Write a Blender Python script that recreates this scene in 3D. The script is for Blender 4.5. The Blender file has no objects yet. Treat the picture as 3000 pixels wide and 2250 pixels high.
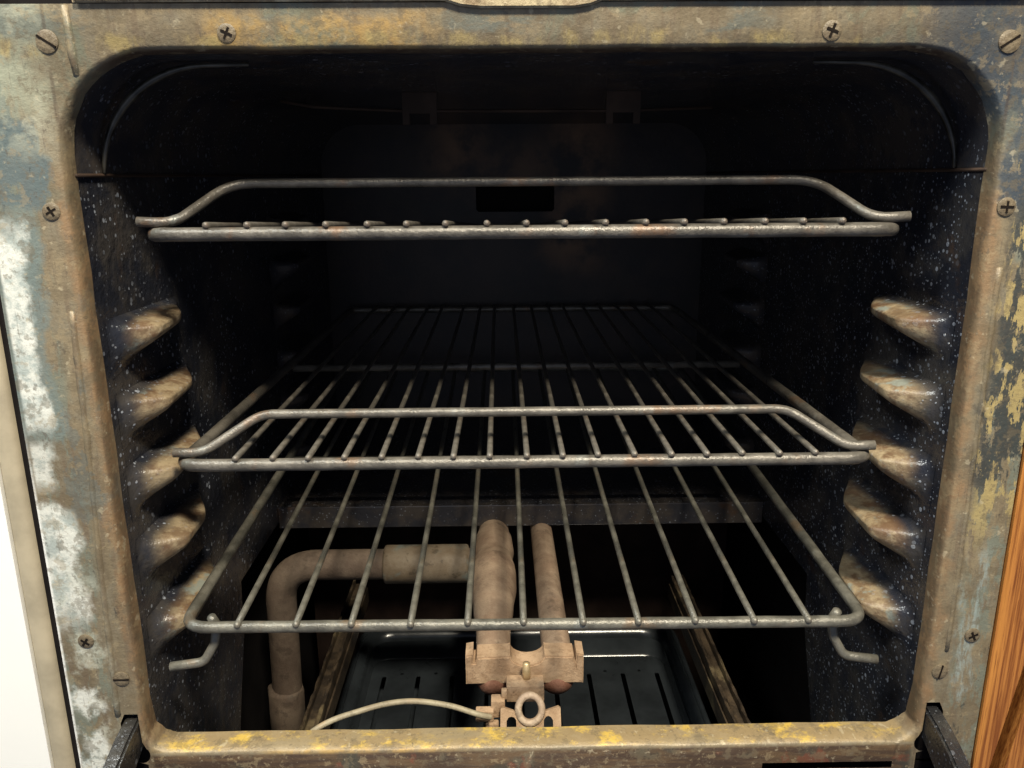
import bpy, bmesh, math, random
from mathutils import Vector, Matrix
from mathutils.geometry import delaunay_2d_cdt

random.seed(7)
S = bpy.context.scene
C = S.collection

# ------------------------------------------------------------------ camera, world, light, exposure
cam_d = bpy.data.cameras.new('camera')
cam_d.sensor_width = 36.0
cam_d.lens = 28.01
cam_d.clip_start = 0.01
cam_d.clip_end = 50.0
cam = bpy.data.objects.new('camera', cam_d)
C.objects.link(cam)
cam.matrix_world = Matrix(((0.99987220, 0.00998232, -0.01248673, -0.0188),
                           (-0.01461142, 0.25373301, -0.96716393, -0.4416),
                           (-0.00648763, 0.96724681, 0.25375484, 0.3618),
                           (0, 0, 0, 1)))
S.camera = cam

W = bpy.data.worlds.new('World')
S.world = W
W.use_nodes = True
W.node_tree.nodes['Background'].inputs[0].default_value = (0.62, 0.72, 1.0, 1)
W.node_tree.nodes['Background'].inputs[1].default_value = 0.20


def area(name, loc, aim, size, watts, col):
    d = bpy.data.lights.new(name, 'AREA')
    d.shape = 'DISK'
    d.size = size
    d.energy = watts
    d.color = col
    o = bpy.data.objects.new(name, d)
    C.objects.link(o)
    o.location = loc
    o.rotation_euler = (Vector(aim) - Vector(loc)).to_track_quat('-Z', 'Y').to_euler()
    return o


area('ceiling_lamp', (0.28, -1.00, 1.66), (0, 0.05, 0.18), 0.25, 56, (1.0, 0.90, 0.72))
area('left_fill', (-0.85, -0.50, 1.45), (-0.31, 0, 0.12), 0.4, 19, (0.98, 1.0, 0.95))  # added fill lamp, brightens the white panel and the left of the frame
area('front_fill', (-0.30, -2.1, 0.42), (0.05, 0.3, 0.25), 1.3, 3.4, (0.78, 0.86, 1.0))  # added cool fill from the front, lifts the dark cavity

S.view_settings.view_transform = 'Standard'
S.view_settings.look = 'None'
S.view_settings.exposure = 0.14
S.view_settings.gamma = 1.0
S.view_settings.use_curve_mapping = False


# ------------------------------------------------------------------ node helper
class NT:
    def __init__(self, name):
        self.m = bpy.data.materials.new(name)
        self.m.use_nodes = True
        self.t = self.m.node_tree
        self.b = self.t.nodes['Principled BSDF']
        tc = self.t.nodes.new('ShaderNodeTexCoord')
        self.P = tc.outputs['Object']

    def set(self, sock, v):
        if isinstance(v, bpy.types.NodeSocket):
            self.t.links.new(v, sock)
        elif isinstance(v, (tuple, list)):
            sock.default_value = tuple(v) + ((1,) if len(v) == 3 and sock.type == 'RGBA' else ())
        else:
            sock.default_value = v

    def noise(self, scale, detail=4, rough=0.55, vec=None, stretch=None, dist=0.0, color=False):
        n = self.t.nodes.new('ShaderNodeTexNoise')
        n.inputs['Scale'].default_value = scale
        n.inputs['Detail'].default_value = detail
        n.inputs['Roughness'].default_value = rough
        n.inputs['Distortion'].default_value = dist
        v = vec or self.P
        if stretch:
            mp = self.t.nodes.new('ShaderNodeMapping')
            mp.inputs['Scale'].default_value = stretch
            self.t.links.new(v, mp.inputs['Vector'])
            v = mp.outputs[0]
        self.t.links.new(v, n.inputs['Vector'])
        return n.outputs['Color' if color else 'Fac']

    def voro(self, scale, vec=None):
        n = self.t.nodes.new('ShaderNodeTexVoronoi')
        n.inputs['Scale'].default_value = scale
        self.t.links.new(vec or self.P, n.inputs['Vector'])
        return n.outputs['Distance'], n.outputs['Color']

    def math(self, op, a, b=0.0, clamp=False):
        n = self.t.nodes.new('ShaderNodeMath')
        n.operation = op
        n.use_clamp = clamp
        self.set(n.inputs[0], a)
        self.set(n.inputs[1], b)
        return n.outputs[0]

    def step(self, v, a, b):                 # 0 below a, 1 above b (a may exceed b)
        n = self.t.nodes.new('ShaderNodeMapRange')
        n.interpolation_type = 'SMOOTHSTEP'
        lo, hi, o0, o1 = (a, b, 0, 1) if a < b else (b, a, 1, 0)
        self.set(n.inputs['Value'], v)
        n.inputs['From Min'].default_value = lo
        n.inputs['From Max'].default_value = hi
        n.inputs['To Min'].default_value = o0
        n.inputs['To Max'].default_value = o1
        return n.outputs['Result']

    def band(self, v, a, b, s):
        return self.mul(self.step(v, a - s, a + s), self.step(v, b + s, b - s))

    def mul(self, *a):
        r = a[0]
        for x in a[1:]:
            r = self.math('MULTIPLY', r, x)
        return r

    def mix(self, f, a, b):
        n = self.t.nodes.new('ShaderNodeMix')
        n.data_type = 'RGBA'
        self.set(n.inputs[0], f)
        self.set(n.inputs[6], a)
        self.set(n.inputs[7], b)
        return n.outputs[2]

    def xyz(self, v=None):
        n = self.t.nodes.new('ShaderNodeSeparateXYZ')
        self.t.links.new(v or self.P, n.inputs[0])
        return n.outputs[0], n.outputs[1], n.outputs[2]

    def warp(self, amount, scale, detail=5):
        c = self.noise(scale, detail, 0.65, color=True)
        a = self.t.nodes.new('ShaderNodeVectorMath')
        a.operation = 'SUBTRACT'
        self.t.links.new(c, a.inputs[0])
        a.inputs[1].default_value = (0.5, 0.5, 0.5)
        b = self.t.nodes.new('ShaderNodeVectorMath')
        b.operation = 'SCALE'
        self.t.links.new(a.outputs[0], b.inputs[0])
        b.inputs['Scale'].default_value = amount
        d = self.t.nodes.new('ShaderNodeVectorMath')
        self.t.links.new(self.P, d.inputs[0])
        self.t.links.new(b.outputs[0], d.inputs[1])
        return d.outputs[0]

    def bump(self, h, strength, dist=0.001):
        n = self.t.nodes.new('ShaderNodeBump')
        n.inputs['Strength'].default_value = strength
        n.inputs['Distance'].default_value = dist
        self.t.links.new(h, n.inputs['Height'])
        self.t.links.new(n.outputs[0], self.b.inputs['Normal'])

    def out(self, col=None, rough=None, metal=None, spec=None):
        if col is not None:
            self.set(self.b.inputs['Base Color'], col)
        if rough is not None:
            self.set(self.b.inputs['Roughness'], rough)
        if metal is not None:
            self.set(self.b.inputs['Metallic'], metal)
        if spec is not None:
            self.b.inputs['Specular IOR Level'].default_value = spec
        return self.m


# ------------------------------------------------------------------ materials
def mat_frame():
    n = NT('worn_enamel_and_rust')
    w = n.warp(0.030, 38)
    x, y, z = n.xyz(w)
    x0, y0, z0 = n.xyz()
    ax = n.math('ABSOLUTE', x)
    ax0 = n.math('ABSOLUTE', x0)
    big = n.noise(16, 5, 0.6)
    med = n.noise(55, 6, 0.65)
    fine = n.noise(330, 3, 0.7)
    streakv = n.noise(30, 5, 0.6, stretch=(6, 6, 0.8))
    streakh = n.noise(30, 5, 0.6, stretch=(0.7, 6, 6))
    col = n.mix(n.step(big, .36, .64), (.158, .125, .078), (.250, .200, .122))
    col = n.mix(n.step(med, .44, .62), col, (.200, .170, .115))
    col = n.mix(n.mul(n.step(streakv, .48, .66), .6), col, (.145, .105, .068))
    # grey-green thin old enamel
    gg = n.mul(n.step(n.noise(22, 6, .7, dist=.6), .50, .60), n.step(z0, .30, .40))
    col = n.mix(n.mul(gg, .8), col, (.165, .175, .125))
    sides = n.step(ax0, .262, .27)
    col = n.mix(n.mul(n.step(n.noise(26, 6, .7, stretch=(3, 3, 1)), .48, .56), sides, .8), col, (.17, .19, .15))
    # teal blue patches, jagged edges
    teal = n.step(n.noise(17, 9, .68, stretch=(1.6, 1, .8), dist=.25), .535, .555)
    tb = n.mul(n.step(x, -.2600, -.2625), n.band(z, .345, .392, .003), n.step(n.noise(27, 8, .7), .36, .40))
    tb = n.math('MAXIMUM', tb, n.mul(n.step(x, -.2560, -.2585), n.band(z, .352, .375, .003), n.step(n.noise(44, 8, .7), .44, .48)))
    tl = n.mul(teal, n.step(x, -.240, -.252), n.step(z, .10, .16))
    tr = n.mul(n.step(n.noise(21, 9, .7, stretch=(2, 1, .7)), .43, .46), n.step(x, .256, .266), n.step(z, .40, .36), n.step(z, .15, .19))
    top = n.mul(n.step(n.noise(24, 8, .68, stretch=(.55, 1, 1.5)), .53, .60), n.step(z, .428, .436), n.step(x, .14, .10))
    col = n.mix(n.mul(n.step(x, -.244, -.256), n.step(z, .385, .405), n.step(n.noise(20, 6, .65), .30, .50), .75), col, (.33, .34, .25))
    col = n.mix(n.mul(tb, .92), col, (.105, .135, .138))
    col = n.mix(n.mul(tl, .4), col, (.10, .135, .138))
    col = n.mix(n.mul(tr, .9), col, (.036, .042, .042))
    col = n.mix(n.mul(top, .75), col, (.13, .145, .125))
    # blue corner on the upper right
    bl = n.math('MAXIMUM', n.mul(n.step(x, .165, .235), n.step(z, .365, .400)), n.mul(n.step(x, .250, .258), n.step(z, .335, .350)))
    bl = n.mul(bl, n.step(n.noise(34, 7, .7), .30, .55))
    col = n.mix(n.mul(bl, .92), col, (.048, .062, .078))
    # black scorch spots
    sp = n.mul(n.step(n.noise(48, 8, .72, stretch=(1.4, 1, .7)), .60, .66), n.step(ax0, .245, .256))
    col = n.mix(n.mul(sp, .75), col, (.05, .048, .042))
    # ochre run along the lintel and spots on it
    oc = n.mul(n.step(x, -.185, -.16), n.step(x, -.035, -.075), n.step(z, .446, .437))
    oc2 = n.mul(n.band(z, .423, .431, .003), n.step(n.noise(28, 6, .65, stretch=(1.6, 1, .5)), .46, .60), n.step(x, .20, .16))
    col = n.mix(n.mul(oc, n.step(med, .38, .58), .85), col, (.40, .255, .085))
    col = n.mix(n.mul(oc2, .85), col, (.36, .28, .12))
    yr = n.mul(n.step(x, .258, .268), n.step(n.noise(33, 8, .7, stretch=(2.2, 1, .8)), .51, .535), n.step(z, .13, .17), n.step(z, .40, .36))
    col = n.mix(n.mul(yr, .9), col, (.40, .31, .13))
    pb = n.mul(n.step(x, .262, .270), n.step(x, .286, .280), n.step(z, .15, .12), n.step(n.noise(30, 7, .68, stretch=(2.5, 1, .6)), .48, .60))
    col = n.mix(n.mul(pb, .75), col, (.30, .36, .34))
    # pale worn areas at far left
    wband = n.math('MAXIMUM', n.band(z, .225, .335, .008), n.mul(n.band(z, .185, .213, .006), .8))
    wh = n.mul(n.step(x, -.2755, -.2815), n.step(x0, -.2940, -.2920), wband)
    tband = n.mul(n.step(x, -.268, -.274), n.band(z, .215, .345, .01))
    col = n.mix(n.mul(tband, .75), col, (.16, .20, .19))
    wcol = n.mix(n.step(n.noise(60, 6, .7), .44, .60), (.74, .75, .68), (.42, .47, .44))
    col = n.mix(n.mul(wh, .95), col, wcol)
    whl = n.mul(n.step(x, -.2710, -.2800), n.step(z, .178, .170), n.math('MAXIMUM', n.band(z, .098, .170, .012), n.step(n.noise(30, 6, .65), .56, .44)))
    col = n.mix(n.mul(whl, .9), col, wcol)
    wh2 = n.mul(n.step(x, -.262, -.272), n.step(n.noise(22, 6, .65), .50, .58), n.step(z, .15, .11))
    col = n.mix(n.mul(wh2, .55), col, (.55, .56, .46))
    wh3 = n.mul(n.step(x, -.246, -.262), n.step(n.noise(20, 6, .65), .47, .56), n.step(z, .36, .39))
    col = n.mix(n.mul(wh3, .6), col, (.42, .42, .32))
    ed = n.mul(n.step(x0, -.2930, -.2945), n.step(z0, .24, .15))
    col = n.mix(n.mul(ed, .9), col, (.85, .85, .80))
    # rust along the opening sides
    ru = n.mul(n.step(ax, .2580, .2515), n.step(z, .385, .34), n.step(z, .0, .02))
    col = n.mix(n.mul(ru, n.step(med, .30, .60), .8), col, (.265, .160, .078))
    dk = n.mul(n.band(ax0, .2490, .2508, .0006), n.step(n.noise(70, 4, .6, stretch=(1, 1, .5)), .42, .55))
    col = n.mix(n.mul(dk, .5), col, (.07, .045, .03))
    # lintel underside and lip, darkened brown
    lp = n.mul(n.step(z0, .4285, .4255), n.step(z0, .38, .40), n.step(ax0, .240, .21))
    col = n.mix(n.mul(lp, n.step(y0, .0005, .0035)), col, (.07, .045, .03))
    # bottom sill: yellow on the ledge, brown on the front
    bot = n.mul(n.step(z0, .0068, .0038), n.step(ax0, .252, .245))
    led = n.mul(bot, n.step(z0, .0004, .0018))
    ycol = n.mix(n.step(n.noise(46, 7, .72, stretch=(.7, 1, 1)), .49, .60), (.27, .200, .105), (.54, .37, .080))
    ycol = n.mix(n.step(n.noise(19, 6, .6, stretch=(.8, 2, 1)), .50, .62), ycol, (.26, .205, .12))
    col = n.mix(led, col, ycol)
    fr = n.mul(bot, n.step(z0, .0004, -.0022))
    fcol = n.mix(n.step(streakh, .42, .62), (.055, .034, .021), (.105, .066, .034))
    fcol = n.mix(n.step(n.noise(20, 5, .6), .54, .64), fcol, (.050, .045, .032))
    fcol = n.mix(n.mul(n.step(n.noise(30, 5, .6), .60, .66), .7), fcol, (.15, .05, .026))
    col = n.mix(fr, col, fcol)
    mot = n.noise(78, 7, .72)
    col = n.mix(n.mul(n.step(mot, .53, .58), .5), col, (.142, .112, .068))
    col = n.mix(n.mul(n.step(mot, .44, .40), .4), col, (.310, .242, .140))
    chip = n.noise(95, 9, .74, stretch=(1.2, 1, .8))
    col = n.mix(n.mul(n.step(chip, .60, .625), .55), col, (.105, .085, .062))
    col = n.mix(n.mul(n.step(n.noise(120, 8, .74), .635, .655), .55), col, (.40, .345, .235))
    scr = n.noise(60, 6, .7, stretch=(9, 1, .5))
    col = n.mix(n.mul(n.step(scr, .58, .66), n.step(ax0, .245, .252), .45), col, (.115, .092, .068))
    scr2 = n.noise(60, 6, .7, stretch=(.5, 1, 9))
    col = n.mix(n.mul(n.step(scr2, .58, .66), n.step(ax0, .25, .24), .45), col, (.12, .098, .068))
    # fine dirt
    col = n.mix(n.mul(n.step(fine, .58, .74), .35), col, (.06, .045, .03))
    col = n.mix(n.mul(n.step(n.noise(150, 3, .6), .62, .70), .35), col, (.55, .48, .33))
    n.bump(n.math('ADD', n.math('MULTIPLY', med, .8), n.math('MULTIPLY', fine, .55)), .55, .0012)
    return n.out(col, n.math('ADD', n.math('MULTIPLY', med, .5), .22), .12, .5)


def mat_enamel(name, smear=.5, specks=1.0, base=((.020, .022, .030), (.050, .046, .044)), bumpy=.7, rib=False):
    n = NT(name)
    med = n.noise(30, 6, .65)
    grain = n.noise(900, 2, .6)
    lump = n.noise(140, 3, .6)
    col = n.mix(n.step(med, .40, .62), base[0], base[1])
    col = n.mix(n.mul(n.step(n.noise(24, 6, .7), .58, .72), smear), col, (.085, .048, .026))
    tot = None
    for sc, r, dens in ((230, .42, .42), (480, .46, .45), (140, .26, .62)):
        d, c = n.voro(sc)
        cr = n.xyz(c)
        keep = n.step(cr[0], dens, dens + .02)
        rad = n.math('MULTIPLY', n.mul(cr[1], cr[1]), r)
        s = n.mul(n.step(n.math('SUBTRACT', rad, d), 0.0, .05), keep, n.math('ADD', n.math('MULTIPLY', cr[2], .75), .25))
        tot = s if tot is None else n.math('MAXIMUM', tot, s)
    tot = n.mul(tot, n.math('ADD', n.math('MULTIPLY', n.step(n.noise(14, 3, .5), .36, .56), .75), .25), specks)
    if rib:                                  # enamel rubbed through on the raised supports
        h = n.math('SUBTRACT', .2496, n.math('ABSOLUTE', n.xyz()[0]))
        nz = n.noise(48, 6, .65)
        hh = n.math('ADD', h, n.math('MULTIPLY', n.math('SUBTRACT', nz, .55), .009))
        worn = n.mix(n.step(n.noise(60, 6, .7), .40, .60), (.165, .112, .064), (.305, .240, .148))
        worn = n.mix(n.step(n.noise(45, 5, .6), .56, .64), worn, (.22, .235, .20))
        worn = n.mix(n.mul(n.step(n.noise(34, 6, .65), .50, .60), .85), worn, (.12, .066, .034))
        rub = n.step(hh, .0025, .0135)
        col = n.mix(rub, col, worn)
        tot = n.mul(tot, n.math('SUBTRACT', 1.0, n.math('MULTIPLY', rub, .8)))
    col = n.mix(tot, col, (.31, .34, .39))  # pale flecks: enamel speckle, with glints painted in as colour
    n.bump(n.math('ADD', n.math('ADD', n.math('MULTIPLY', med, 1.2), n.math('ADD', n.math('MULTIPLY', grain, .12), n.math('MULTIPLY', lump, .8))), n.math('MULTIPLY', tot, .5)), bumpy, .0018)
    return n.out(col, n.math('ADD', .24, n.math('MULTIPLY', rub, .26)) if rib else .24, 0, .6)


def mat_back():
    n = NT('brown_patched_back_enamel')
    x, y, z = n.xyz(n.warp(.05, 9, 4))
    p = n.noise(20, 5, .6)
    col = n.mix(n.step(p, .36, .64), (.017, .014, .015), (.034, .024, .021))
    st = n.mul(n.band(x, -.105, -.045, .03), n.band(z, .365, .43, .02))  # brown heat stains, brightened to stand for light reaching the wall
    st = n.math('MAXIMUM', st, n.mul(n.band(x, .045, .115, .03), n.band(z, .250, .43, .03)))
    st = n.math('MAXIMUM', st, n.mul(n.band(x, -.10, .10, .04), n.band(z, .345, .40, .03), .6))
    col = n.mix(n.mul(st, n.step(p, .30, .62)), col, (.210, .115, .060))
    n.bump(n.noise(200, 3, .6), .2, .001)
    return n.out(col, .5, 0, .35)


def mat_wire(name, base, rusty, amount, metal=.35):
    n = NT(name)
    a = n.noise(60, 5, .65)
    b = n.noise(22, 5, .65)
    f = n.noise(700, 3, .65)
    dark = tuple(c * .55 for c in base)
    col = n.mix(n.step(a, .38, .66), dark, base)
    col = n.mix(n.mul(n.step(b, .62 - amount * .2, .74 - amount * .2), .85), col, rusty)
    col = n.mix(n.mul(n.step(n.noise(45, 4, .6), .60, .70), .5), col, (.20, .215, .20))
    col = n.mix(n.mul(n.step(f, .60, .72), .4), col, (.07, .05, .035))
    n.bump(n.math('ADD', f, n.math('MULTIPLY', n.noise(240, 4, .65), 1.8)), .42, .0008)
    return n.out(col, n.math('ADD', n.math('MULTIPLY', a, .42), .13), metal, .6)


def mat_rust(name, a, b, c, scale=50, rough=.75, bump=.5, soot=.45):
    n = NT(name)
    p = n.noise(scale, 6, .68)
    q = n.noise(scale * .4, 5, .6)
    f = n.noise(600, 3, .65)
    col = n.mix(n.step(p, .36, .64), a, b)
    col = n.mix(n.mul(n.step(q, .54, .66), .8), col, c)
    col = n.mix(n.mul(n.step(f, .58, .70), .35), col, tuple(v * .3 for v in a))
    col = n.mix(n.mul(n.step(n.noise(scale * 1.7, 4, .6), .58, .66), soot), col, tuple(v * .35 for v in a))
    n.bump(n.math('ADD', p, f), bump, .001)
    return n.out(col, rough, 0, .35)


def mat_plain(name, col, rough=.6, spec=.4, var=.25, scale=40, metal=0):
    n = NT(name)
    p = n.noise(scale, 5, .6)
    c = n.mix(n.step(p, .35, .65), tuple(v * (1 - var) for v in col), col)
    n.bump(n.noise(scale * 8, 3, .6), .15, .0005)
    return n.out(c, rough, metal, spec)


def mat_wood():
    n = NT('orange_brown_oak')
    w = n.noise(9, 3, .5, stretch=(6, 6, .5))
    g = n.noise(95, 6, .7, stretch=(7, 7, .13))
    pore = n.noise(260, 3, .6, stretch=(5, 5, .12))
    col = n.mix(n.step(g, .36, .62), (.20, .062, .013), (.45, .18, .042))
    col = n.mix(n.mul(n.step(w, .48, .62), .5), col, (.62, .27, .055))
    col = n.mix(n.mul(n.step(pore, .56, .66), .7), col, (.13, .032, .008))
    n.bump(pore, .25, .0006)
    return n.out(col, .42, 0, .45)


M_FRAME = mat_frame()
M_ENAM = mat_enamel('black_speckled_enamel', .55)
M_ENAM_DARK = mat_enamel('hazy_black_enamel', .8, .6, ((.034, .034, .040), (.066, .056, .049)), .25)  # enamel copy for the dark liner, base lifted to stand for haze
M_RIB = mat_enamel('worn_shelf_support_enamel', .55, 1.0, rib=True)
M_MID = mat_wire('dull_grey_rack_wire', (.172, .157, .131), (.16, .105, .066), .40, .2)
M_TOP = mat_wire('rusty_rack_wire', (.138, .126, .106), (.160, .095, .055), .42, .2)
M_LOW = mat_wire('greenish_grey_rack_wire', (.172, .164, .134), (.165, .115, .070), .35, .2)
M_TUBE = mat_rust('dusty_burner_rust', (.27, .185, .125), (.40, .295, .205), (.16, .115, .085), 40, .85, .6, .35)
M_CAST = mat_rust('dusty_burner_casting', (.30, .195, .115), (.45, .315, .20), (.22, .17, .12), 55, .85, .6, .35)
M_PIPE = mat_rust('rusty_gas_pipe', (.115, .082, .060), (.185, .14, .102), (.14, .135, .12), 30, .8, .6, .45)
M_SLEEVE = mat_rust('zinc_sleeve', (.15, .112, .072), (.21, .17, .12), (.15, .20, .195), 55, .6, .3, .6)
M_RAIL = mat_rust('scorched_slide_rail', (.028, .022, .017), (.085, .062, .040), (.19, .15, .085), 50, .34, .9)
M_BROWN = mat_plain('sooty_brown_steel', (.060, .036, .024), .7, .3, .5, 25)
M_VOID = mat_plain('black_void_steel', (.012, .010, .010), .9, .15)  # near-black, so gaps and voids behind the liner stay dark
M_GLOSS = mat_plain('glossy_black_pan_enamel', (.036, .043, .049), .22, .6, .3, 30)  # base raised to blue-grey to stand for the sheen of room reflections
M_DARK = mat_plain('black_hinge_steel', (.016, .017, .016), .32, .5, .3, 120)
M_STRIP = mat_plain('tan_steel_trim', (.50, .43, .30), .45, .5, .3, 20, .1)
M_WHITE = mat_plain('white_paint', (.86, .86, .82), .5, .4, .02, 8)
M_PANEL = mat_rust('control_panel_enamel', (.20, .14, .08), (.40, .33, .20), (.62, .55, .38), 60, .4, .5)
M_PILOT = mat_rust('pilot_tube_metal', (.26, .22, .15), (.36, .32, .22), (.42, .29, .16), 60, .5, .3)
M_SCREW = mat_rust('worn_screw_metal', (.120, .094, .060), (.190, .152, .098), (.095, .068, .044), 200, .42, .5)
M_SLOT = mat_plain('screw_recess_shade', (.012, .009, .007), .9, .1)  # near-black bars on the head stand for the shade inside the recess
M_HINGE = mat_enamel('black_hinge_paint', .2, .35, ((.016, .016, .017), (.034, .032, .028)))
M_MOUTH = mat_rust('dark_rust_mouth', (.17, .075, .045), (.24, .12, .08), (.09, .05, .03), 60)
M_RIDGE = mat_plain('highlit_ridge_enamel', (.075, .068, .052), .35, .5, .93, 45)  # lighter than the liner: the ridge highlight is put into the colour
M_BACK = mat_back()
M_VOID2 = mat_plain('scorched_baffle_steel', (.030, .018, .014), .8, .2, .5, 25)
M_PIN = mat_plain('pale_brass_screw', (.62, .47, .26), .35, .5, .25, 120, .5)
M_RING = mat_rust('worn_cast_ring', (.34, .25, .18), (.46, .36, .26), (.24, .17, .12), 90, .5, .5, .4)
M_WOOD = mat_wood()
M_GROOVE = mat_plain('dark_wood_edge', (.05, .017, .006), .6, .3, .4, 60)


# ------------------------------------------------------------------ mesh helpers
def link(name, bm, mat, parent=None, smooth=True, mats=None, auto=None):
    me = bpy.data.meshes.new(name)
    bmesh.ops.recalc_face_normals(bm, faces=bm.faces)
    bm.to_mesh(me)
    bm.free()
    for m in (mats or [mat]):
        me.materials.append(m)
    if smooth:
        for p in me.polygons:
            p.use_smooth = True
        if auto:
            me.set_sharp_from_angle(angle=math.radians(auto))
    o = bpy.data.objects.new(name, me)
    C.objects.link(o)
    o.parent = parent
    return o


def empty(name, loc=(0, 0, 0)):
    o = bpy.data.objects.new(name, None)
    o.empty_display_size = .05
    C.objects.link(o)
    o.location = loc
    return o


def tag(o, label, cat, group=None):
    o['label'] = label
    o['category'] = cat
    if group:
        o['group'] = group


def fillet(pts, rad, n=6, closed=False):
    P = [Vector(p) for p in pts]
    out = []
    N = len(P)
    for i, p in enumerate(P):
        r = rad[i] if isinstance(rad, (list, tuple)) else rad
        if (not closed and i in (0, N - 1)) or r <= 0:
            out.append(p)
            continue
        a, b = P[i - 1], P[(i + 1) % N]
        u, v = (a - p), (b - p)
        lu, lv = u.length, v.length
        u.normalize(); v.normalize()
        ang = u.angle(v)
        if ang > math.pi - 1e-3:
            out.append(p)
            continue
        t = min(r / math.tan(ang / 2), lu * .48, lv * .48)
        p0, p1 = p + u * t, p + v * t
        for k in range(n + 1):
            s = k / n
            out.append(p0 * (1 - s) ** 2 + p * 2 * s * (1 - s) + p1 * s * s)
    return out


def add_tube(bm, pts, r, seg=10, closed=False, cap=True, wob=0.0):
    P = [Vector(p) for p in pts]
    N = len(P)
    rad = r if isinstance(r, (list, tuple)) else [r] * N
    rings = []
    up = None
    for i, p in enumerate(P):
        if closed:
            d = P[(i + 1) % N] - P[i - 1]
        else:
            d = P[min(i + 1, N - 1)] - P[max(i - 1, 0)]
        d.normalize()
        if up is None:
            up = Vector((0, 0, 1)) if abs(d.z) < .8 else Vector((0, 1, 0))
        up = (up - d * up.dot(d)).normalized()
        sd = d.cross(up)
        ring = []
        for k in range(seg):
            a = 2 * math.pi * k / seg
            rr = rad[i] * (1 + (random.uniform(-wob, wob) if wob else 0))
            ring.append(bm.verts.new(p + (up * math.cos(a) + sd * math.sin(a)) * rr))
        rings.append(ring)
    R = range(N if closed else N - 1)
    for i in R:
        A, B = rings[i], rings[(i + 1) % N]
        for k in range(seg):
            bm.faces.new((A[k], A[(k + 1) % seg], B[(k + 1) % seg], B[k]))
    if cap and not closed:
        for ring, p, q, rr in ((rings[0], P[0], P[1], rad[0]), (rings[-1], P[-1], P[-2], rad[-1])):
            c = bm.verts.new(p + (p - q).normalized() * rr * .35)
            for k in range(seg):
                bm.faces.new((ring[k], ring[(k + 1) % seg], c))
    return bm


def densify(pts, step):
    P = [Vector(p) for p in pts]
    out = [P[0]]
    for a, b in zip(P, P[1:]):
        n = max(1, int((b - a).length / step))
        for k in range(1, n + 1):
            out.append(a.lerp(b, k / n))
    return out


def tube(name, pts, r, mat, parent, seg=10, closed=False, wob=0.0):
    bm = bmesh.new()
    add_tube(bm, pts, r, seg, closed, wob=wob)
    return link(name, bm, mat, parent)


def add_box(bm, x0, x1, y0, y1, z0, z1, bev=0.0):
    g = bmesh.ops.create_cube(bm, size=1)
    for v in g['verts']:
        v.co = Vector((x0 + (v.co.x + .5) * (x1 - x0), y0 + (v.co.y + .5) * (y1 - y0), z0 + (v.co.z + .5) * (z1 - z0)))
    if bev:
        es = list({e for v in g['verts'] for e in v.link_edges})
        bmesh.ops.bevel(bm, geom=es, offset=bev, segments=2, affect='EDGES', profile=.6)
    return bm


def box(name, x0, x1, y0, y1, z0, z1, mat, parent, bev=.001):
    bm = bmesh.new()
    add_box(bm, x0, x1, y0, y1, z0, z1, bev)
    return link(name, bm, mat, parent, smooth=True, auto=40)


def inside(p, poly):
    x, y = p
    c = False
    for i in range(len(poly)):
        x1, y1 = poly[i - 1]
        x2, y2 = poly[i]
        if (y1 > y) != (y2 > y) and x < (x2 - x1) * (y - y1) / (y2 - y1) + x1:
            c = not c
    return c


def add_sheet(bm, outer, holes, to3, thick=None):
    """flat polygon with holes, optionally extruded by the vector thick"""
    verts, edges = [], []
    for loop in [outer] + holes:
        b = len(verts)
        verts += [Vector(p) for p in loop]
        edges += [(b + i, b + (i + 1) % len(loop)) for i in range(len(loop))]
    v2, e2, f2, *_ = delaunay_2d_cdt(verts, edges, [], 0, 1e-7)
    vs = [bm.verts.new(to3(v.x, v.y)) for v in v2]
    fs = []
    for f in f2:
        c = sum((v2[i] for i in f), Vector((0, 0))) / len(f)
        if inside(c, outer) and not any(inside(c, h) for h in holes):
            fs.append(bm.faces.new([vs[i] for i in f]))
    for v in [v for v in vs if not v.link_faces]:
        bm.verts.remove(v)
    if thick is not None:
        g = bmesh.ops.extrude_face_region(bm, geom=fs)
        for e in g['geom']:
            if isinstance(e, bmesh.types.BMVert):
                e.co += Vector(thick)
    return bm


def outline(hw, zb, zt, R, rb, na=12):
    """closed loop of (x, z) of the oven mouth, counter-clockwise from bottom right"""
    pts = []
    for cx, cz, r, a0 in ((hw - rb, zb + rb, rb, -90), (hw - R, zt - R, R, 0), (-hw + R, zt - R, R, 90), (-hw + rb, zb + rb, rb, 180)):
        for k in range(na + 1):
            a = math.radians(a0 + 90 * k / na)
            pts.append((cx + r * math.cos(a), cz + r * math.sin(a)))
    # subdivide long straight runs
    out = []
    for i, p in enumerate(pts):
        q = pts[(i + 1) % len(pts)]
        out.append(p)
        L = math.hypot(q[0] - p[0], q[1] - p[1])
        n = int(L / .02)
        for k in range(1, n):
            out.append((p[0] + (q[0] - p[0]) * k / n, p[1] + (q[1] - p[1]) * k / n))
    return out


# ================================================================== the oven
HW, ZT, ZS = .2494, .4246, .0028
oven = empty('oven', (0, 0, 0))
tag(oven, 'old gas oven standing open, rusty worn front frame around a black speckled interior', 'oven')

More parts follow.
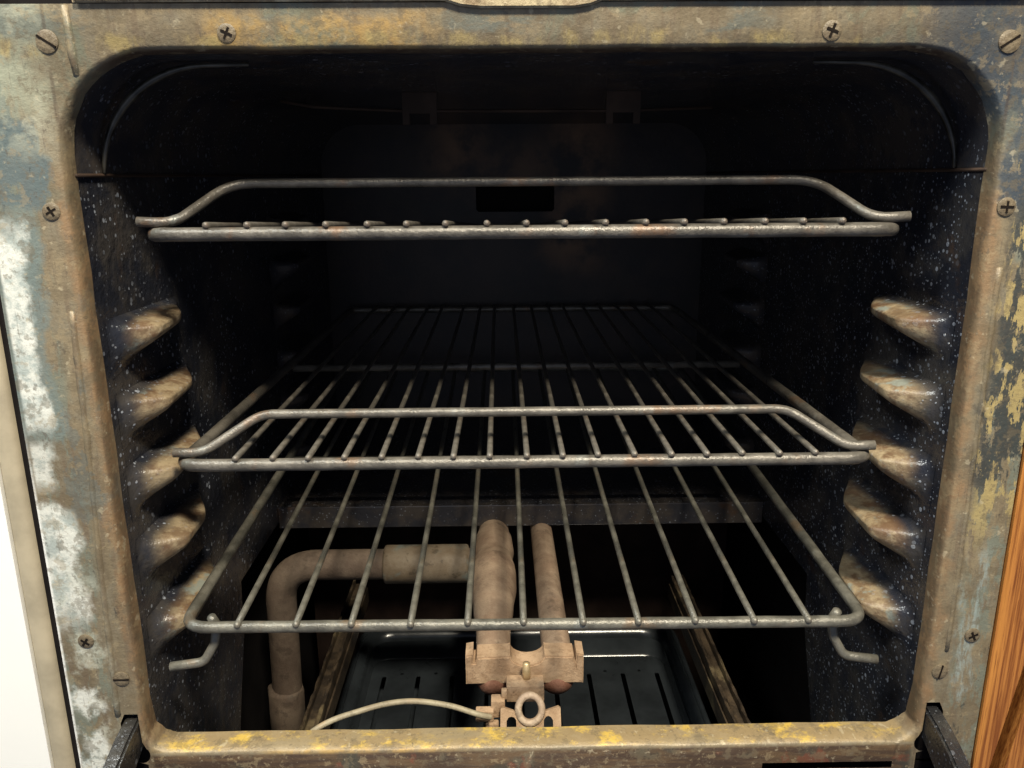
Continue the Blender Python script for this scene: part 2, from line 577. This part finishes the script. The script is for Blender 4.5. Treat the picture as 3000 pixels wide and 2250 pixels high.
# ---- front frame: a rolled lip round the mouth, flat face with slots
bm = bmesh.new()
prof = [(-.0003, 1.0), (0, .45), (.0006, .24), (.0016, .07), (.0028, 0.0)]
rings = []
wobs = None
for d, t in prof:
    o = outline(HW + d, ZS - d, ZT + d, .051 + d, .0135 + d)
    if wobs is None:
        wobs = [(random.uniform(-1, 1) * .00045, random.uniform(-1, 1) * .00045) for _ in o]
    ring = []
    for p, w in zip(o, wobs):
        dep = .0175 - .0065 * max(0, min(1, (p[1] - .006) / .02))       # the sill ledge is deeper than the sides
        k = 1 if t > 0 else .3
        ring.append(bm.verts.new((p[0] + w[0] * k, dep * t, p[1] + w[1] * k)))
    rings.append(ring)
for A, B in zip(rings, rings[1:]):
    for k in range(len(A)):
        bm.faces.new((A[k], A[(k + 1) % len(A)], B[(k + 1) % len(A)], B[k]))
ring_face = [(v.co.x, v.co.z) for v in rings[-1]]


def hinge_slot(s):
    p = [(.2534, .0305), (.2620, .0305), (.2650, .024), (.2660, -.055), (.2510, -.055), (.2510, -.0075)]
    for k in range(9):                       # round notch on the inner side
        a = math.radians(-70 - 180 * k / 8 * .9)
        p.append((.2545 + .0056 * math.cos(a), .0000 + .0062 * math.sin(a)))
    p += [(.2530, .0095), (.2532, .020)]
    return [(s * x, z) for x, z in p]


def rrect(x0, x1, z0, z1):
    return [(x0, z0), (x1, z0), (x1, z1), (x0, z1)]


holes = [hinge_slot(1), hinge_slot(-1), rrect(.150, .236, -.0185, -.0138), rrect(-.232, -.185, -.0185, -.0138)]
outer = [(-.2950, -.06), (.2885, -.06), (.2885, .447), (-.2950, .447)]
add_sheet(bm, outer, [ring_face] + holes, lambda x, z: (x, 0.0, z))
bmesh.ops.remove_doubles(bm, verts=bm.verts, dist=1e-6)
# folded outer edges
for x, z0, z1 in ((-.2950, -.06, .447), (.2885, -.06, .447)):
    s = -1 if x < 0 else 1
    a = [bm.verts.new((x, .0, z)) for z in (z0, z1)]
    b = [bm.verts.new((x + s * .0012, .0025, z)) for z in (z0, z1)]
    c = [bm.verts.new((x + s * .0014, .03, z)) for z in (z0, z1)]
    bm.faces.new((a[0], a[1], b[1], b[0]))
    bm.faces.new((b[0], b[1], c[1], c[0]))
frame = link('front_frame', bm, M_FRAME, oven, smooth=True, auto=50)
frame['label'] = 'rusty front frame with flaking enamel round the oven mouth'

# ---- raised beads and plate edges on the frame face
for pts, r in (([(-.2575, 0, .29), (-.2590, 0, .225), (-.2625, 0, .142), (-.2655, 0, .05), (-.266, 0, .03)], .0022),
               ([(-.2383, 0, .4462), (-.2378, 0, .425), (-.2368, 0, .413)], .0026),
               ([(.2590, 0, .31), (.2600, 0, .225), (.2615, 0, .10), (.2615, 0, .068)], .0022),
               ([(-.2860, 0, .4468), (-.2800, 0, .440), (-.2765, 0, .434)], .002)):
    pts = densify(pts, .008)
    pts = [p + Vector((random.uniform(-.0003, .0003), .0009, 0)) for p in pts]
    tube('pressed_bead', pts, [r * random.uniform(.75, 1.1) for _ in pts], M_FRAME, frame, 8)


# ---- screws
def screw(x, z, kind, rot, r=.0052, h=.0011):
    r *= .9
    bm = bmesh.new()
    seg = 20
    prev = None
    for rr, hh in ((r * 1.02, .0), (r, h * .45), (r * .82, h * .85), (r * .5, h)):
        ring = [bm.verts.new((rr * math.cos(2 * math.pi * k / seg), -hh, rr * math.sin(2 * math.pi * k / seg))) for k in range(seg)]
        if prev:
            for k in range(seg):
                bm.faces.new((prev[k], prev[(k + 1) % seg], ring[(k + 1) % seg], ring[k]))
        prev = ring
    bm.faces.new(prev)
    n0 = len(bm.faces)
    bm.faces.ensure_lookup_table()
    arms = ((1,) if kind == 'slot' else (0, 1))
    for a in arms:
        L, wd = (r * .95, r * .10) if kind == 'slot' else (r * random.uniform(.58, .74), r * random.uniform(.11, .15))
        if a == 0:
            add_box(bm, -L, L, -h - .0003, -h * .3, -wd, wd)
        else:
            add_box(bm, -wd, wd, -h - .00025, -h * .3, -L, L)
    bm.faces.ensure_lookup_table()
    for f in bm.faces[n0:]:
        f.material_index = 1
    o = link('screw', bm, None, oven, mats=[M_SCREW, M_SLOT], auto=35)
    o.location = (x, -.0002, z)
    o.rotation_euler = (random.uniform(-.06, .06), math.radians(rot), random.uniform(-.06, .06))
    return o


for a in ((-.2494, .4292, 'slot', 122, .0064), (-.1577, .4328, 'x', 25, .0052), (.1532, .4328, 'x', 20, .0056), (.2464, .4271, 'slot', 58, .0064),
          (-.2600, .3444, 'x', 60), (.2574, .3432, 'x', 2, .0056), (-.2785, .0837, 'x', 35, .0054), (.2761, .0792, 'x', 65, .0054),
          (-.2600, .0567, 'slot', 90, .0056), (.2588, .0535, 'slot', 12, .0056), (-.2885, .385, 'x', 20)):
    screw(*a)

# ---- liner: side walls, top liner, back wall
YB = .63
wall_poly = [(.0110, .3627), (YB, .3627), (YB, .018), (.195, .018), (.190, -.03), (.165, -.085), (.12, -.20), (.0190, -.20), (.0190, .002), (.0110, .012)]
for s in (-1, 1):
    bm = bmesh.new()
    add_sheet(bm, wall_poly, [], lambda y, z: (s * .2498, y, z), (s * .0012, 0, 0))
    w = link('side_wall', bm, M_ENAM, oven, smooth=False)
    # pressed rack supports, front and rear sets
    for y0, y1, zs in ((.0200, .140, (.2765, .2310, .1850, .1365, .0815)), (.36, .50, (.3200, .2780, .2325, .1850, .1380, .0815))):
        for zc in zs:
            bm = bmesh.new()
            NY, NZ = 44, 26
            grid = []
            y1j = y1 + random.uniform(-.012, .006)
            pk = (.0225 if s < 0 else .0250) + random.uniform(-.001, .001)
            bend = random.uniform(-.002, .002)
            for i in range(NY + 1):
                row = []
                u = i / NY
                top, bot = zc + .0050 - .001 * u, zc - .031 + .010 * min(1, u * 2.2) + bend
                for j in range(NZ + 1):
                    v = j / NZ
                    yy = y0 + (y1j - y0) * u
                    zz = bot + (top - bot) * v
                    eu = max(0, min(1, (yy - y0) / .024, (y1j - yy) / .066))
                    eu = eu * eu * (3 - 2 * eu)
                    ev = min(1, v / .66, (1 - v) / .24)
                    ev = ev * ev * (3 - 2 * ev)
                    row.append(bm.verts.new((s * (.2496 - pk * eu * ev), yy, zz)))
                grid.append(row)
            for i in range(NY):
                for j in range(NZ):
                    bm.faces.new((grid[i][j], grid[i + 1][j], grid[i + 1][j + 1], grid[i][j + 1]))
            link('rack_support', bm, M_RIB if y0 < .1 else M_ENAM_DARK, w)  # dark unworn material on the rear set stands for shade there

top_o = [p for p in outline(HW + .0004, -.2, ZT + .0004, .0515, .01) if p[1] > .3632]
top_o.sort(key=lambda p: math.atan2(p[1] - .30, p[0]))
top_o = [(HW + .0004, .3638)] + top_o + [(-HW - .0004, .3638)]
bm = bmesh.new()
A = [bm.verts.new((x, .0108, z)) for x, z in top_o]
B = [bm.verts.new((x, YB, z)) for x, z in top_o]
for i in range(len(A) - 1):
    bm.faces.new((A[i], A[i + 1], B[i + 1], B[i]))
topl = link('top_liner', bm, M_ENAM_DARK, oven)
for s in (-1, 1):       # seam where the top liner laps the side walls
    tube('seam_lip', densify([(s * .2492, .009, .3630), (s * .2485, YB - .01, .3630)], .03), .0011, M_BROWN, topl, 6)
    arc = []
    for k in range(17):
        a = math.radians(4 + 84 * k / 16)
        arc.append((s * (.183 + .0655 * math.cos(a)), .040, .3600 + .0625 * math.sin(a)))
    arc.append((s * .160, .0405, .4230))
    tube('pressed_rib', arc, [.0010 + .0014 * math.sin(math.pi * k / 17) for k in range(18)], M_RIDGE, topl, 8)

bm = bmesh.new()
hole = [(-.0505 + .003, .315), (.049, .315), (.052, .318), (.052, .346), (.049, .349), (-.0475, .349), (-.0505, .346), (-.0505, .318)]
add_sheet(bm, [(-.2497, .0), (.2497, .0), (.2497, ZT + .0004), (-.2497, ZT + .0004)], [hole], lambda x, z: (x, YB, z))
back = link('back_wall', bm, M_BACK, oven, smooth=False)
box('flue_duct', -.06, .06, YB + .02, YB + .05, .30, .36, M_VOID, oven, 0)

# ---- broil element clips and thermostat wire under the ceiling
for x in (-.0815, .079):
    bm = bmesh.new()
    loop = [(x - .0135, .4005), (x - .0080, .4005), (x - .0080, .4090), (x + .0080, .4090), (x + .0080, .4005), (x + .0135, .4005), (x + .0135, .4248), (x - .0135, .4248)]
    add_sheet(bm, loop, [], lambda a, b: (a, .220, b), (0, .003, 0))
    link('ceiling_clip', bm, M_BROWN, oven, smooth=False)
tube('thermostat_wire', fillet([(-.19, .222, .4190), (-.165, .222, .4145), (-.09, .222, .4110), (.08, .222, .4105), (.150, .222, .4125)], .02), .0012, M_BROWN, oven, 6)

# ---- floor remains and lower compartment
bm = bmesh.new()
add_box(bm, -.2497, .2497, .3225, YB, .0300, .0325)
add_box(bm, -.2497, .2497, .3190, .3220, .0105, .0335, .0006)
link('rear_floor_plate', bm, M_ENAM_DARK, oven, smooth=False)
box('rear_baffle', -.26, .26, .47, .474, -.40, -.02, M_VOID2, oven, 0)
bm = bmesh.new()
add_box(bm, -.2865, .2855, .012, .68, -.42, -.416)
add_box(bm, -.2865, -.2835, .012, .68, -.416, .50)
add_box(bm, .2825, .2855, .012, .68, -.416, .50)
add_box(bm, -.2865, .2855, .681, .684, -.42, .50)
add_box(bm, -.2865, .2855, .012, .68, .501, .504)
add_box(bm, -.2835, .2825, .0185, .0205, -.415, -.030)
add_box(bm, -.2835, .2825, .0185, .0205, .430, .50)
add_box(bm, -.2835, -.2525, .0185, .0205, -.028, .428)
add_box(bm, .2525, .2825, .0185, .0205, -.028, .428)
link('chassis', bm, M_VOID, oven, smooth=False)  # dark outer box, added so no world light leaks into the oven

# slide rails for the broiler pan
for s in (-1, 1):
    xo = .1925 if s < 0 else .1890
    bm = bmesh.new()

    def rb(a, b, z0, z1, bev=.0005):
        x0, x1 = sorted((s * a, s * b))
        n = len(bm.verts)
        add_box(bm, x0, x1, .028, .395, z0, z1, bev)
    rb(xo, xo - .0022, -.098, -.0885)
    rb(xo - .0023, xo - .0105, -.098, -.0950)
    rb(xo - .0106, xo - .0140, -.100, -.0895)
    rb(xo - .0141, xo - .0160, -.118, -.1000)
    bmesh.ops.subdivide_edges(bm, edges=[e for e in bm.edges if e.calc_length() > .2], cuts=40)
    for v in bm.verts:
        if v.co.z > -.094:
            v.co.z += random.uniform(-.0012, .0006)
            v.co.x += random.uniform(-.0006, .0006)
    link('slide_rail', bm, M_RAIL, oven, smooth=False)

# ---- gas burner
ZB = .002
burner = empty('burner')
burner.parent = oven
burner['label'] = 'dusty rust coloured gas burner with two tubes joined by a casting'


def shaped_tube(name, x0, x1, prof, z=ZB, seg=20, squash=1.0):
    ys = [p[0] for p in prof]
    pts, rad = [], []
    for k in range(len(prof) - 1):
        (ya, ra), (yb, rb) = prof[k], prof[k + 1]
        for q in range(4):
            t = q / 4
            tt = t * t * (3 - 2 * t)
            yy = ya + (yb - ya) * t
            pts.append((x0 + (x1 - x0) * (yy - ys[0]) / (ys[-1] - ys[0]), yy, z))
            rad.append(ra + (rb - ra) * tt)
    pts.append((x1, ys[-1], z)); rad.append(prof[-1][1])
    return tube(name, pts, rad, M_TUBE, burner, seg)


shaped_tube('burner_tube', -.0276, -.0300, [(.085, .0125), (.13, .0138), (.17, .0172), (.205, .0208), (.232, .0210), (.258, .0182), (.276, .0200), (.298, .0190), (.316, .0160), (.345, .0150), (.46, .0145)])
shaped_tube('burner_tube', .0218, .0200, [(.085, .0118), (.16, .0115), (.25, .0113), (.45, .0110)])
# casting: front plate with lugs and a U between the tubes
loop = [(-.0480, -.0075), (.0400, -.0075), (.0400, .0165), (.0345, .0175), (.0340, .0105), (.0325, .0150), (.0120, .0158)]
for k in range(11):
    a = math.radians(0 - 180 * k / 10)
    loop.append((-.0020 + .0128 * math.cos(a), .0165 + .0085 * math.sin(a)))
loop += [(-.0165, .0158), (-.0395, .0150), (-.0410, .0105), (-.0425, .0105), (-.0425, .0175), (-.0480, .0165)]
bm = bmesh.new()
add_sheet(bm, loop, [], lambda x, z: (x, .0790, z), (0, .019, 0))
bmesh.ops.bevel(bm, geom=[e for e in bm.edges if e.is_manifold and e.calc_face_angle() > .5], offset=.0011, segments=2, affect='EDGES')
link('burner_head', bm, M_CAST, burner, auto=50)
for x in (-.0275, .0205):
    bm = bmesh.new()
    g = bmesh.ops.create_uvsphere(bm, u_segments=18, v_segments=10, radius=.0125)
    for v in g['verts']:
        v.co = Vector((v.co.x * 1.05 + x, v.co.y * .9 + .088, v.co.z * .85 - .010))
    link('burner_mouth', bm, M_MOUTH, burner)
box('air_shutter_block', -.0178, .0096, .0600, .0740, -.0090, .0040, M_CAST, burner, .0008)
tube('shutter_screw', [(-.0030, .070, .002), (-.0030, .070, .0095), (-.0030, .070, .0165)], [.0030, .0030, .0026], M_PIN, burner, 12)
# orifice bracket with ring and arched feet
cx, cz = -.0012, -.0055
out = []
for k in range(19):
    a = math.radians(-8 + 196 * k / 18)
    out.append((cx + .0105 * math.cos(a), cz + .0112 * math.sin(a)))
out += [(-.0205, cz + .0015), (-.0222, cz + .0005), (-.0228, cz - .030), (-.0180, cz - .030), (-.0180, cz - .0075), (-.0165, cz - .0052), (-.0145, cz - .0047), (-.0125, cz - .0052), (-.0112, cz - .0070), (-.0105, cz - .030),
        (.0075, cz - .030), (.0085, cz - .0070), (.0100, cz - .0050), (.0118, cz - .0045), (.0135, cz - .0052), (.0150, cz - .0075), (.0150, cz - .030), (.0208, cz - .030), (.0205, cz + .0005), (.0190, cz + .0015)]
hol = [(cx + .0064 * math.cos(2 * math.pi * k / 20), cz + .0074 * math.sin(2 * math.pi * k / 20)) for k in range(20)]
bm = bmesh.new()
ca, sa = math.cos(math.radians(-28)), math.sin(math.radians(-28))
to3 = lambda x, z: (x, .047 - (z - cz) * sa, cz + (z - cz) * ca)
add_sheet(bm, out, [hol], to3, (0, .0042, -.0018))
link('orifice_bracket', bm, M_CAST, burner, smooth=False)
bm = bmesh.new()
ringp = [to3(cx + .0084 * math.cos(2 * math.pi * k / 24), cz + .0093 * math.sin(2 * math.pi * k / 24)) for k in range(24)]
add_tube(bm, ringp, .0026, 8, closed=True)
link('orifice_ring', bm, M_RING, burner)
bm = bmesh.new()
add_box(bm, -.0290, -.0190, .052, .061, -.016, -.0025, .001)
add_box(bm, -.0215, -.0175, .056, .060, -.004, .0035, .0008)
add_box(bm, -.0400, -.0270, .048, .055, -.0165, -.0080, .001)
add_box(bm, -.0330, -.0235, .046, .052, -.030, -.0170, .001)
link('pilot_fitting', bm, M_CAST, burner, auto=40)
pp = []
ctl = [Vector(p) for p in ((-.190, -.004, -.030), (-.150, .022, -.002), (-.116, .036, .0045), (-.0876, .0429, .0055), (-.060, .0435, .0015), (-.0386, .0400, -.0035), (-.028, .042, -.008), (-.02, .043, -.011))]
for i in range(1, len(ctl) - 2):
    p0, p1, p2, p3 = ctl[i - 1:i + 3]
    for k in range(8):
        u = k / 8
        pp.append(.5 * ((2 * p1) + (p2 - p0) * u + (2 * p0 - 5 * p1 + 4 * p2 - p3) * u * u + (3 * p1 - p0 - 3 * p2 + p3) * u ** 3))
tube('pilot_tube', pp, .0021, M_PILOT, oven, 8)

# ---- gas pipe on the left
pipe = empty('gas_pipe')
pipe.parent = oven
r = .0146
path = fillet([(-.2415, .263, -.30), (-.2365, .263, ZB - .004), (-.050, .262, ZB - .004)], [0, .040, 0], 12)
tube('pipe', densify(path, .01), r, M_PIPE, pipe, 20)
tube('sleeve', [(-.1335, .262, ZB - .004), (-.132, .262, ZB - .004), (-.055, .262, ZB - .004), (-.0535, .262, ZB - .004)], [.0178, .0186, .0186, .0178], M_SLEEVE, pipe, 20)
tube('pipe_nut', [(-.2405, .263, -.137), (-.2407, .263, -.140), (-.242, .263, -.20)], [.0175, .0185, .0185], M_PIPE, pipe, 8)

# ---- hinge arms reaching out of the slots
for s in (-1, 1):
    bm = bmesh.new()
    loop = [(.012, .0262), (.002, .0250), (-.012, .0222), (-.030, .0160), (-.060, .0010), (-.10, -.030), (-.11, -.050), (-.085, -.052), (-.045, -.026), (-.022, -.0095), (-.008, -.0015), (.002, .0030), (.012, .0040)]
    x0 = s * .2538 if s > 0 else s * .2640
    add_sheet(bm, loop, [], lambda y, z: (x0, y, z), (.0102, 0, 0))
    bmesh.ops.bevel(bm, geom=[e for e in bm.edges if e.is_manifold and e.calc_face_angle() > .5], offset=.0016, segments=2, affect='EDGES')
    link('hinge_arm', bm, M_HINGE, oven, auto=40)

# ---- control panel lip over the frame, side trim strip
bm = bmesh.new()
loop = [(-.2330, .4472), (-.046, .4472), (-.038, .4448), (-.028, .4438), (.020, .4438), (.028, .4450), (.034, .4472), (.285, .4472), (.285, .60), (-.2330, .60)]
add_sheet(bm, loop, [], lambda x, z: (x, -.0032, z), (0, .0028, 0))
bmesh.ops.bevel(bm, geom=[e for e in bm.edges if e.is_manifold and e.calc_face_angle() > .5], offset=.0009, segments=2, affect='EDGES')
link('control_panel', bm, M_PANEL, oven, auto=40)
bm = bmesh.new()
prof = [(-.3134, .0035), (-.3130, .0016), (-.3115, .0004), (-.3090, -.0004), (-.3045, -.0004), (-.3020, .0004), (-.3008, .0016), (-.3004, .0035)]
A = [bm.verts.new((x, y, -.5)) for x, y in prof]
B = [bm.verts.new((x, y, .6)) for x, y in prof]
for i in range(len(A) - 1):
    bm.faces.new((A[i], A[i + 1], B[i + 1], B[i]))
link('side_trim', bm, M_STRIP, oven)
box('gap_backing', -.3134, -.2968, .0040, .03, -.5, .6, M_VOID, oven, 0)  # black strip added behind the trim to make the gap dark


# ================================================================== racks
def weld_wire(L, r, ball):
    bm = bmesh.new()
    pts = densify([(0, -.0035, 0), (0, L, 0)], .03)
    add_tube(bm, pts, r, 8, wob=.05)
    if ball:
        bmesh.ops.create_uvsphere(bm, u_segments=8, v_segments=6, radius=r * ball, matrix=Matrix.Translation((0, -.0030, -.0002)))
    return bm


def rack_frame(t, W, L, r, mat, rc=.014):
    pts = fillet([(-W / 2, 0, 0), (W / 2, 0, 0), (W / 2, L, 0), (-W / 2, L, 0)], rc, 7, closed=True)
    dense = []
    for i, p in enumerate(pts):
        q = pts[(i + 1) % len(pts)]
        n = max(1, int((q - p).length / .012))
        for k in range(n):
            dense.append(p.lerp(q, k / n))
    return tube('outer_frame', dense, r, mat, t, 12, closed=True, wob=.035)


def wires(t, xs, L, r, z, mat, ball=0):
    first = None
    for x in xs:
        if first is None:
            o = first = link('wire', weld_wire(L, r, ball), mat, t)
        else:
            o = first.copy()
            C.objects.link(o)
            o.parent = t
        o.location = (x, random.uniform(-.0006, .0006), z)
        o.rotation_euler = (random.uniform(-.0014, .0008), 0, random.uniform(-.005, .005))


def stop_loop(t, W, h, tab, lean, r, z, mat, bendx=.0475):
    y0 = .004
    pts = [(-W / 2 - tab, y0 - .002, z + .0012), (-W / 2 + .014, y0, z + .0002), (-W / 2 + bendx, y0 + lean, z + h), (W / 2 - bendx, y0 + lean, z + h), (W / 2 - .014, y0, z + .0002), (W / 2 + tab, y0 - .002, z + .0012)]
    p = fillet(pts, [0, .022, .024, .024, .022, 0], 9)
    return tube('stop_loop', densify(p, .012), r, mat, t, 12, wob=.03)


G = 'wire oven racks inside the oven'
RL = .585
# top rack, slopes down to the back
t = empty('oven_rack', (-.0043, .0205, .3302))
t.rotation_euler = (math.radians(-3.6), 0, 0)
tag(t, 'top wire oven rack, rusty brown bars seen edge on just below eye level', 'oven rack', G)
rack_frame(t, .430, RL, .0040, M_TOP)
wires(t, [-.1808 + .0226 * k + .0005 * math.sin(k * 1.9) for k in range(17)], RL, .0019, .0050, M_TOP)
stop_loop(t, .430, .0240, .0060, .036, .0029, .0062, M_TOP, .036)
tube('cross_bar', [(-.213, RL * .5, -.0045), (.213, RL * .5, -.0045)], .0035, M_TOP, t, 8)

# middle rack, level
t = empty('oven_rack', (-.0043, .0250, .1893))
tag(t, 'middle wire oven rack, grey bars with a raised bar along its front edge', 'oven rack', G)
rack_frame(t, .430, RL, .0040, M_MID)
wires(t, [-.1788 + .02236 * k + .0004 * math.sin(k * 1.7) for k in range(17)], RL, .0019, .0050, M_MID)
stop_loop(t, .430, .0200, .0030, .016, .0030, .0066, M_MID)
tube('cross_bar', [(-.213, RL * .47, -.0045), (.213, RL * .47, -.0045)], .0035, M_MID, t, 8)

# bottom rack, tilts up to the back, wires further apart, hooks under its front bar
t = empty('oven_rack', (-.0050, .0090, .0857))
t.rotation_euler = (math.radians(3.4), math.radians(.25), 0)
tag(t, 'bottom wire oven rack, wider spaced bars, small hooked ends below its front corners', 'oven rack', G)
rack_frame(t, .434, RL - .03, .0037, M_LOW, .016)
wires(t, [-.1815 + .0361 * k + .0008 * math.sin(k * 2.3) for k in range(11)], RL - .03, .0022, .0036, M_LOW, 1.08)
tube('cross_bar', [(-.214, RL * .47, -.0045), (.214, RL * .47, -.0045)], .0033, M_LOW, t, 8)
for s in (-1, 1):
    pts = [(s * .1995, .0035, .0050), (s * .1985, .0080, -.0040), (s * .2010, .0070, -.0165), (s * .2080, .0035, -.0285), (s * .2290, .0010, -.0300)]
    tube('hook', fillet(pts, [0, .004, .008, .008, 0], 6), .0030, M_LOW, t, 10)

# ================================================================== broiler pan
pan = empty('broiler_pan', (0, .22, -.24))
tag(pan, 'glossy black slotted broiler pan in the compartment below the burner', 'pan')
ox, oy, oz = pan.location


def rloop(x0, x1, y0, y1, r, n=6):
    P = fillet([(x0, y0, 0), (x1, y0, 0), (x1, y1, 0), (x0, y1, 0)], r, n, closed=True)
    return [(p.x, p.y) for p in P]


bm = bmesh.new()
loops = []
for inset, z in ((-.010, -.188), (-.006, -.1845), (0, -.186), (.006, -.194), (.010, -.230), (.016, -.2345)):
    L = rloop(-.186 + inset, .181 - inset, .06 + inset, .442 - inset, .028)
    loops.append([bm.verts.new((x - ox, y - oy, z - oz)) for x, y in L])
for A, B in zip(loops, loops[1:]):
    for k in range(len(A)):
        bm.faces.new((A[k], A[(k + 1) % len(A)], B[(k + 1) % len(A)], B[k]))
bm.faces.new(loops[-1])
add_tube(bm, [(x - ox, y - oy, -.1855 - oz) for x, y in rloop(-.194, .189, .052, .450, .034, 8)], .0034, 10, closed=True)
link('pan_tray', bm, M_GLOSS, pan, auto=60)
bm = bmesh.new()
sl = []
for k in range(9):
    x = -.1585 + .0395 * k
    sl.append([(x - .0026, .10), (x + .0026, .10), (x + .0026, .366), (x + .0015, .3688), (x - .0015, .3688), (x - .0026, .366)])
for k in range(8):
    x = -.1585 + .0395 * (k + .5)
    sl.append([(x + .0022 * math.cos(i), .373 + .0022 * math.sin(i)) for i in [j * math.pi / 4 for j in range(8)]])
OL = rloop(-.174, .169, .072, .402, .022)
add_sheet(bm, OL, sl, lambda x, y: (x - ox, y - oy, -.200 - oz), (0, 0, -.0012))
lo = [bm.verts.new((x - ox, y - oy, -.2000 - oz)) for x, y in rloop(-.1742, .1692, .0718, .4022, .022)]
lm = [bm.verts.new((x - ox, y - oy, -.1975 - oz)) for x, y in rloop(-.1755, .1705, .0705, .4045, .023)]
hi = [bm.verts.new((x - ox, y - oy, -.1905 - oz)) for x, y in rloop(-.178, .173, .068, .426, .025)]
for A, B in ((lo, lm), (lm, hi)):
    for k in range(len(A)):
        bm.faces.new((A[k], A[(k + 1) % len(A)], B[(k + 1) % len(A)], B[k]))
link('grill_insert', bm, M_GLOSS, pan, auto=50)

# ================================================================== neighbours of the oven
cab = empty('wooden_cabinet', (.40, .10, -.5))
tag(cab, 'orange brown oak cabinet side by the right edge of the oven', 'cabinet')
X0, Y0, Z0 = cab.location
bm = bmesh.new()
p = [(.2895, -.45), (.2960, -.45), (.2960, -.05), (.3120, .0620), (.3300, .22), (.3300, .60), (.2895, .60)]
add_sheet(bm, p, [], lambda x, z: (x - X0, -.0015 - Y0, z - Z0), (0, .02, 0))
link('stile', bm, M_WOOD, cab, smooth=False)
bm = bmesh.new()
add_box(bm, .2900 - X0, .80 - X0, .0190 - Y0, .5 - Y0, -.45 - Z0, .60 - Z0)
link('carcass', bm, M_GROOVE, cab, smooth=False)
bm = bmesh.new()
p = [(.3000, -.45), (.3050, -.05), (.3205, .0620), (.3390, .22), (.3390, .60), (.80, .60), (.80, -.45)]
add_sheet(bm, p, [], lambda x, z: (x - X0, -.0035 - Y0, z - Z0), (0, .02, 0))
link('door', bm, M_WOOD, cab, smooth=False)

wc = box('white_cabinet', -.9, -.3137, -.0005, .5, -.5, .9, M_WHITE, None, 0)
tag(wc, 'plain bright white cabinet panel beside the left edge of the oven', 'cabinet')
